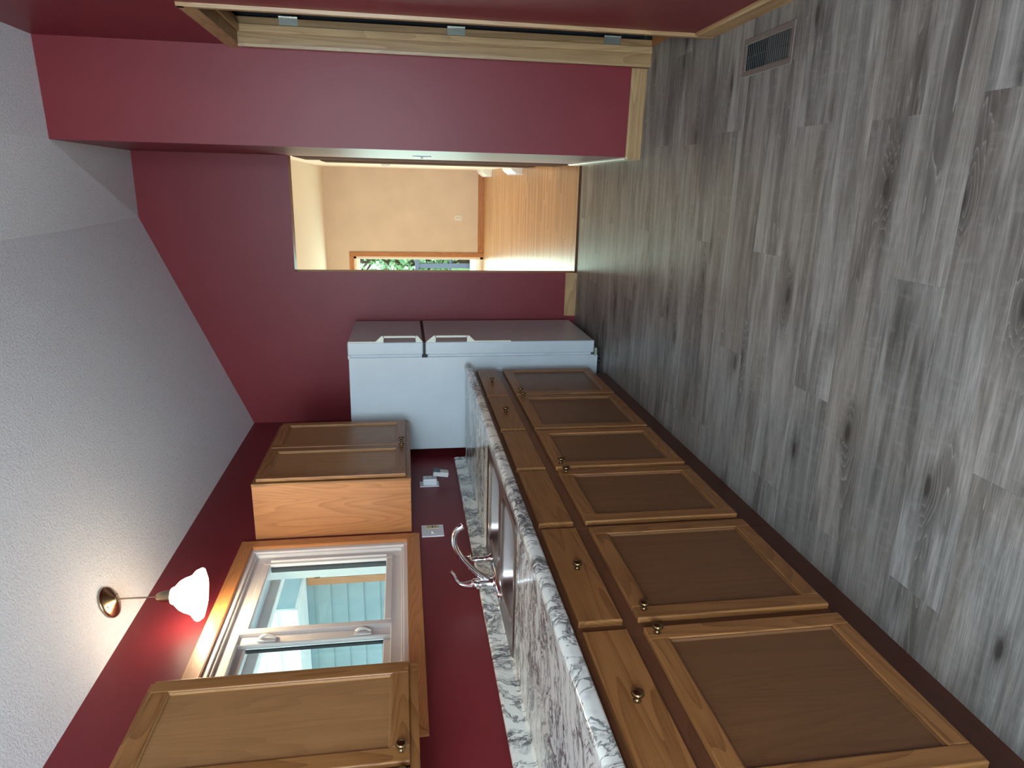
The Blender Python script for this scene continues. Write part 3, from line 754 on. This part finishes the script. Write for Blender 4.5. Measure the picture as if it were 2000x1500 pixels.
bm = bmesh.new(); box(bm, 0, .006, 3.800, 3.872, 1.106, 1.220, bev=.002, segs=2); mk('plate', bm, M_plate, op)
ad = empty('plug_adapter', (.006, 3.84, 1.16), 'boxy white plug adapter in the outlet by the refrigerator', 'adapter')
bm = bmesh.new(); box(bm, .0062, .046, 3.808, 3.866, 1.118, 1.202, bev=.006, segs=3); mk('adapter_body', bm, M_plate, ad)
for zz in (1.145, 1.175):
    for dy in (-.006, .006): B('slot', (.0458, .0465, 3.837+dy-.0012, 3.837+dy+.0012, zz-.004, zz+.004), M_black, ad)
nl = empty('plug_in_device', (.05, 3.86, 1.11), 'small white and navy plug-in device hanging below the white adapter', 'device')
def rbox(name, cx, cy, cz, sx, sy_, sz, tilt, m_, bev, parent):
    bm = bmesh.new(); box(bm, -sx/2, sx/2, -sy_/2, sy_/2, -sz/2, sz/2, bev=bev, segs=2)
    bm.transform(Matrix.Translation((cx, cy, cz)) @ Matrix.Rotation(tilt, 4, 'Y')); return mk(name, bm, m_, parent)
rbox('device_body', .066, 3.852, 1.094, .030, .052, .092, .14, M_white, .005, nl)
rbox('device_face', .084, 3.852, 1.118, .010, .050, .044, .14, M_navy, .003, nl)

# ------------------------------------------------------------------ floor register
rg = empty('floor_register', (2.224, 2.495, 0), 'taupe metal floor register let into the grey plank floor', 'floor vent')
RX0, RX1, RY0, RY1 = 2.157, 2.291, 2.319, 2.672
bm = bmesh.new(); o_, i_ = (RX0, RX1, RY0, RY1), (RX0+.022, RX1-.022, RY0+.022, RY1-.022)
for (x0, x1, y0, y1) in ((o_[0], i_[0], o_[2], o_[3]), (i_[1], o_[1], o_[2], o_[3]), (i_[0], i_[1], o_[2], i_[2]), (i_[0], i_[1], i_[3], o_[3])): box(bm, x0, x1, y0, y1, .0001, .005, bev=.0015)
mk('register_frame', bm, M_grille, rg)
B('duct', (i_[0], i_[1], i_[2], i_[3], .0001, .0008), M_black, rg)
n = 22
for k in range(n):
    yy = i_[2]+(i_[3]-i_[2])*(k+.5)/n; bm = bmesh.new()
    box(bm, i_[0], i_[1], -.0028, .0028, -.0006, .0006); bm.transform(Matrix.Translation((0, yy, .003)) @ Matrix.Rotation(.5 if k < n/2 else -.5, 4, 'X')); mk('blade', bm, M_grilled, rg)
bm = bmesh.new(); box(bm, (i_[0]+i_[1])/2-.001, (i_[0]+i_[1])/2+.001, i_[2], i_[3], .0022, .0046); mk('divider_bar', bm, M_grilled, rg)

# ------------------------------------------------------------------ living room beyond
LX0, LX1, LY1, LZ = -3.0, 1.965, 11.28, 2.48
bm = bmesh.new(); box(bm, 0, LX1+.1, YF+.05, LY1+.1, -.12, -.012); box(bm, LX0, 0, 5.59, LY1+.1, -.12, -.012); struct(mk('floor_living_room', bm, M_black))
bm = bmesh.new(); tl = bm.faces.layers.float.new('tone') ; SW = .057
y = YF+.05; tones = []
while y < LY1-.001:
    x = (.0 if y < 5.7 else -random.random()*.8)
    while x < LX1:
        L = random.uniform(.4, 1.1); x1 = min(x+L, LX1)
        nf = len(bm.faces); box(bm, x+.0004, x1-.0004, y+.0005, min(y+SW, LY1)-.0005, -.012, .002)
        tones += [random.random()**2*.8]*(len(bm.faces)-nf)
        x = x1
    y += SW
bm.faces.layers.float.remove(bm.faces.layers.float['tone'])
fs = mk('floor_strips', bm, M_strip, bpy.data.objects['floor_living_room']); fs['kind'] = 'stuff'
fs.location = (0, 0, 0)
at = fs.data.attributes.new('tone', 'FLOAT', 'FACE'); at.data.foreach_set('value', tones)
struct(B('floor_living_side', (LX0, -.8, 5.66, LY1, -.011, .002), M_strip))
PX0, PX1, PZ1 = -1.62, .612, 2.065       # patio door opening in the end wall
bm = bmesh.new(); box(bm, PX1, LX1+.1, LY1, LY1+.14, 0, 2.6); box(bm, LX0, PX0, LY1, LY1+.14, 0, 2.6); box(bm, PX0, PX1, LY1, LY1+.14, PZ1, 2.6)
struct(mk('wall_living_end', bm, M_beige))
struct(B('wall_living_right', (LX1, LX1+.1, YFB, LY1, 0, 2.6), M_cream))
bm = bmesh.new(); box(bm, LX0-.12, LX0, 5.66, 6.8, 0, 2.6); box(bm, LX0-.12, LX0, 9.2, LY1+.14, 0, 2.6); box(bm, LX0-.12, LX0, 6.8, 9.2, 0, .7); box(bm, LX0-.12, LX0, 6.8, 9.2, 2.3, 2.6)
struct(mk('wall_living_left', bm, M_beige))
struct(B('wall_living_near', (LX0, -.14, 5.585, 5.66, 0, 2.48), M_beige))
bm = bmesh.new(); box(bm, 0, LX1+.4, YFB, LY1+.5, LZ, LZ+.12); box(bm, LX0-.1, 0, 5.5, LY1+.5, LZ, LZ+.12)
struct(mk('ceiling_living_room', bm, M_ceil2))
struct(B('wall_living_corner', (-.14, 0, YFB, 5.66, 0, 2.48), M_beige))
def bb(name, dims, m_): return struct(B(name, dims, m_, None, .003))
bb('baseboard_living_end', (PX1+.07, LX1, LY1-.013, LY1, .002, .092), M_trim[0])
w2 = bpy.data.objects.new('window_2', None); C.objects.link(w2); w2.location = ((PX0+PX1)/2, LY1, 0); struct(w2)
M_orange = M_trim
B('casing', (PX1, PX1+.068, LY1-.018, LY1, .002, PZ1+.068), M_trim[2], w2, .003)
B('casing', (PX0-.068, PX0, LY1-.018, LY1, .002, PZ1+.068), M_trim[2], w2, .003)
B('casing', (PX0, PX1, LY1-.018, LY1, PZ1, PZ1+.068), M_trim[0], w2, .003)
bm = bmesh.new()
for (x0, x1, z0, z1) in ((PX0, PX0+.035, 0.002, PZ1), (PX1-.035, PX1, 0.002, PZ1), (PX0, PX1, 0.002, .05), (PX0, PX1, PZ1-.035, PZ1)): box(bm, x0, x1, LY1, LY1+.12, z0, z1)
mk('door_frame', bm, M_cream, w2)
for (x0, x1, yy) in ((PX0+.035, -.48, .03), (-.53, PX1-.035, .075)):
    bm = bmesh.new()
    for (a_, b_, z0, z1) in ((x0, x0+.05, .05, 2.03), (x1-.012, x1, .05, 2.03), (x0, x1, .05, .11), (x0, x1, 1.98, 2.03)): box(bm, a_, b_, LY1+yy, LY1+yy+.035, z0, z1, bev=.003)
    s_ = mk('sliding_panel', bm, M_wtrim, w2); B('glass', (x0+.04, x1-.01, LY1+yy+.015, LY1+yy+.019, .1, 1.99), M_glass, s_)
# outlet on the end wall
ot = empty('outlet_plate', (1.233, LY1, .41), 'white outlet low on the beige living room wall', 'outlet')
B('plate', (1.190, 1.276, LY1-.006, LY1, .352, .466), M_white, ot, .002)
bm = bmesh.new()
for zz in (.388, .430): lathe(bm, [(.017, 0), (.016, .003), (0, .003)], (1.233, LY1-.006, zz), (0, -1, 0), 16)
mk('outlet', bm, M_ivory, ot)
# open door leaf and a door casing on the living room's right side
od = empty('open_door', (1.93, 5.6, 0), 'dark brown door standing open just past the doorway', 'door')
bm = bmesh.new(); box(bm, 1.906, 1.941, 5.215, 5.93, .012, 2.045, bev=.003); 
mk('door_leaf', bm, M_darkdoor, od)
for z in (1.8, 1.0, .25):
    bm = bmesh.new(); lathe(bm, [(0, -.04), (.006, -.04), (.006, .04), (0, .04)], (1.947, 5.211, z), (0, 0, 1), 10); mk('hinge', bm, M_nickel, od)
d2 = bpy.data.objects.new('door_2', None); C.objects.link(d2); d2.location = (1.95, 7.1, 0); struct(d2)
B('casing', (1.940, LX1, 7.36, 7.43, .002, 2.10), M_cream, d2, .003); B('casing', (1.940, LX1, 6.20, 6.27, .002, 2.10), M_cream, d2, .003)
B('casing', (1.940, LX1, 6.27, 7.36, 2.03, 2.10), M_cream, d2, .003)
B('door_leaf', (1.925, 1.962, 6.86, 7.35, .008, 2.03), M_darkdoor, d2, .003); B('door_leaf', (1.958, LX1-.001, 6.27, 6.86, .004, 2.03), M_cream, d2)
th = empty('thermostat', (LX1, 8.66, 1.475), 'small grey box on the right-hand living room wall', 'thermostat')
B('thermostat_body', (LX1-.035, LX1, 8.60, 8.72, 1.427, 1.525), M_plate, th, .004); B('thermostat_dial', (LX1-.037, LX1-.034, 8.63, 8.69, 1.45, 1.50), M_grille, th)
def heater(y0, y1, lab):
    h = empty('wall_register', (LX1-.05, (y0+y1)/2, 0), lab, 'vent', 'white registers along the living room wall')
    bm = bmesh.new(); prism(bm, [(LX1, .003), (LX1-.095, .003), (LX1-.100, .03), (LX1-.088, .075), (LX1-.05, .125), (LX1, .14)], 1, y0, y1)
    o = mk('register_hood', bm, M_wtrim, h)
    for k in range(6):
        yy = y0+(y1-y0)*(k+.5)/6; bm = bmesh.new(); box(bm, LX1-.1015, LX1-.09, yy-.02, yy+.02, .035, .07); mk('louvre', bm, M_plate, o)
heater(7.62, 8.30, 'white floor-level wall register, the nearer of two in the living room')
heater(10.25, 11.0, 'white floor-level wall register, the farther of two by the end wall')
# thin switch plate on the passage side of the closet wall
sp_ = empty('switch_plate', (1.909, 4.555, 1.16), 'slim wall switch on the wall edge beside the doorway', 'switch plate')
B('plate', (1.903, 1.909, 4.52, 4.59, 1.105, 1.219), M_plate, sp_, .002); B('toggle', (1.895, 1.903, 4.55, 4.56, 1.155, 1.17), M_white, sp_, .001)

# ------------------------------------------------------------------ outdoors
struct(B('ground', (-14, 14, -9, 30, -.5, -.35), M_ground))
dk = empty('deck', (-.5, 13, 0), 'sunlit pale board deck outside the patio door', 'deck')
for k in range(17):
    yy = LY1+.16+k*.145; B('board', (-4, 2.6, yy, yy+.138, -.06, -.03), M_deck, dk, .002)
rl = empty('deck_railing', (-.5, 13.9, 0), 'blue grey deck railing in front of green trees', 'railing')
for x in (-2.6, -1.0, .12, 1.7): B('post', (x, x+.09, 13.95, 14.04, -.34, 1.0), M_rail, rl, .004)
B('top_rail', (-3.4, 2.4, 13.92, 14.07, .985, 1.06), M_rail, rl, .004); B('bottom_rail', (-3.4, 2.4, 13.97, 14.02, .33, .37), M_rail, rl, .004)
x = -3.35
while x < 2.4:
    if min(abs(x-px_) for px_ in (-2.6, -1.0, .12, 1.7)) > .05: B('baluster', (x, x+.035, 13.98, 14.015, .37, .985), M_rail, rl)
    x += .13
def tree(x, y, h, r, lab, nleaf=1500, trunk=.11, bare=False, seed=1):
    rnd = random.Random(seed); t_ = empty('tree', (x, y, -.35), lab, 'tree')
    bm = bmesh.new(); tube(bm, [(x, y, -.36), (x+.05, y, h*.35), (x-.04, y+.05, h*.7), (x, y, h*.95)], [trunk, trunk*.8, trunk*.5, trunk*.15], 8)
    for k in range(16):
        a_ = rnd.random()*6.28; z = h*rnd.uniform(.3, .85); L = r*rnd.uniform(.6, 1.1)
        p0 = Vector((x, y, z)); p1 = p0+Vector((math.cos(a_)*L*.5, math.sin(a_)*L*.5, L*.25)); p2 = p0+Vector((math.cos(a_+.3)*L, math.sin(a_+.3)*L, L*.7))
        tube(bm, [p0, p1, p2], [trunk*.28, trunk*.18, trunk*.05], 5)
    mk('trunk', bm, M_bark, t_)
    if bare: return
    bm = bmesh.new()
    for k in range(nleaf):
        u = Vector((rnd.gauss(0, 1), rnd.gauss(0, 1), rnd.gauss(0, 1))).normalized()*rnd.uniform(.45, 1)
        c_ = Vector((x+u.x*r, y+u.y*r, h*.55+u.z*h*.52)); d = Vector((rnd.uniform(-1, 1), rnd.uniform(-1, 1), rnd.uniform(-.6, .6))).normalized()
        e = d.cross(Vector((rnd.uniform(-1, 1), rnd.uniform(-1, 1), rnd.uniform(-1, 1)))).normalized(); s = rnd.uniform(.05, .10)
        bm.faces.new([bm.verts.new(c_+d*s), bm.verts.new(c_+e*s*.5), bm.verts.new(c_-d*s), bm.verts.new(c_-e*s*.5)])
    f_ = mk('foliage', bm, M_leaf, t_); f_['kind'] = 'stuff'
tree(-.15, 17.7, 4.4, 1.5, 'tall leafy green tree beyond the deck railing', 3000, seed=3)
tree(3.6, 19.8, 4.6, 1.6, 'leafy green tree farthest from the deck, right of the tall tree', 2600, seed=4)
tree(.1, 15.1, 1.9, .9, 'low round green bush close behind the deck railing', 2000, seed=6)
tree(-7.6, 6.6, 5.2, 1.9, 'bare branching tree seen against the sky through the kitchen window', bare=True, trunk=.13, seed=9)
# porch wing seen through the kitchen window
pw = empty('porch_wall', (-2.4, 5.55, 0), 'pale teal lap-sided porch wall outside the kitchen window', 'wall')
B('wall_core', (-3.6, -.14, 5.53, 5.578, -.35, 2.47), M_siding, pw)
PWX0, PWX1, PWZ0, PWZ1 = -1.60, -.80, 1.30, 2.12
k = 0; z = .70
while z < 2.18:
    z1 = min(z+.143, 2.185); bm = bmesh.new()
    for (xa, xb) in (((-3.6, -.14),) if z1 < PWZ0-.06 else ((-3.6, PWX0-.07), (PWX1+.07, -.14))):
        prism(bm, [(5.53, z), (5.500, z), (5.522, z1), (5.53, z1)], 0, xa, xb)
    mk('siding_board', bm, M_siding, pw); z = z1
pwn = empty('porch_window', ((PWX0+PWX1)/2, 5.5, PWZ0), 'white window in reddish wood trim on the teal porch wall', 'window')
for d_ in ((PWX0-.07, PWX0, PWZ0-.07, PWZ1+.06), (PWX1, PWX1+.07, PWZ0-.07, PWZ1+.06)): B('trim_board', (d_[0], d_[1], 5.495, 5.53, d_[2], d_[3]), M_trim[2], pwn)
for z_ in (PWZ0-.07, PWZ1): B('trim_board', (PWX0, PWX1, 5.495, 5.53, z_, z_+.06), M_trim[0], pwn)
bm = bmesh.new()
for d_ in ((PWX0, PWX0+.05, PWZ0, PWZ1), (PWX1-.05, PWX1, PWZ0, PWZ1), (PWX0, PWX1, PWZ0, PWZ0+.05), (PWX0, PWX1, PWZ1-.05, PWZ1)): box(bm, d_[0], d_[1], 5.500, 5.53, d_[2], d_[3])
mk('window_frame', bm, M_wtrim, pwn); B('pane', (PWX0+.05, PWX1-.05, 5.512, 5.518, PWZ0+.05, PWZ1-.05), M_wtrim, pwn)
sf = empty('soffit', (-.7, 3, 2.34), 'blue grey boarded soffit outside the kitchen window', 'soffit')
y = 0.0
while y < 5.5:
    B('soffit_board', (-1.22, -.14, y, min(y+.298, 5.5), 2.34, 2.36), M_soffit, sf, .004); y += .30
bmn = setp(B('porch_beam', (-1.30, -1.22, -.4, 5.5, 2.27, 2.42), M_wtrim, None, .004), 'long white beam at the outer edge of the soffit', 'beam')
ev = empty('porch_eave', (-2.4, 5.1, 2.19), 'white roof eave with gutter above the teal porch wall', 'eave')
B('eave_soffit', (-3.9, -1.56, 5.0, 5.498, 2.19, 2.21), M_wtrim, ev)
B('fascia', (-3.9, -1.56, 4.975, 5.0, 2.185, 2.44), M_wtrim, ev, .003)
bm = bmesh.new(); prism(bm, [(4.975, 2.43), (4.975, 2.34), (4.92, 2.33), (4.885, 2.36), (4.87, 2.43), (4.875, 2.43), (4.89, 2.365), (4.92, 2.338), (4.968, 2.345), (4.97, 2.43)], 0, -3.9, -1.56); mk('gutter', bm, M_wtrim, ev)
struct(B('bounce_slab', (-9, -.14, -3, 5.53, -.36, -.30), M_deck))  # pale unseen slab added to bounce daylight up onto the soffit
# house roof slab keeps the sun out
struct(B('roof_kitchen', (-.3, 3.6, YB-.4, YFB-.1, 3.3, 3.4), M_soffit))
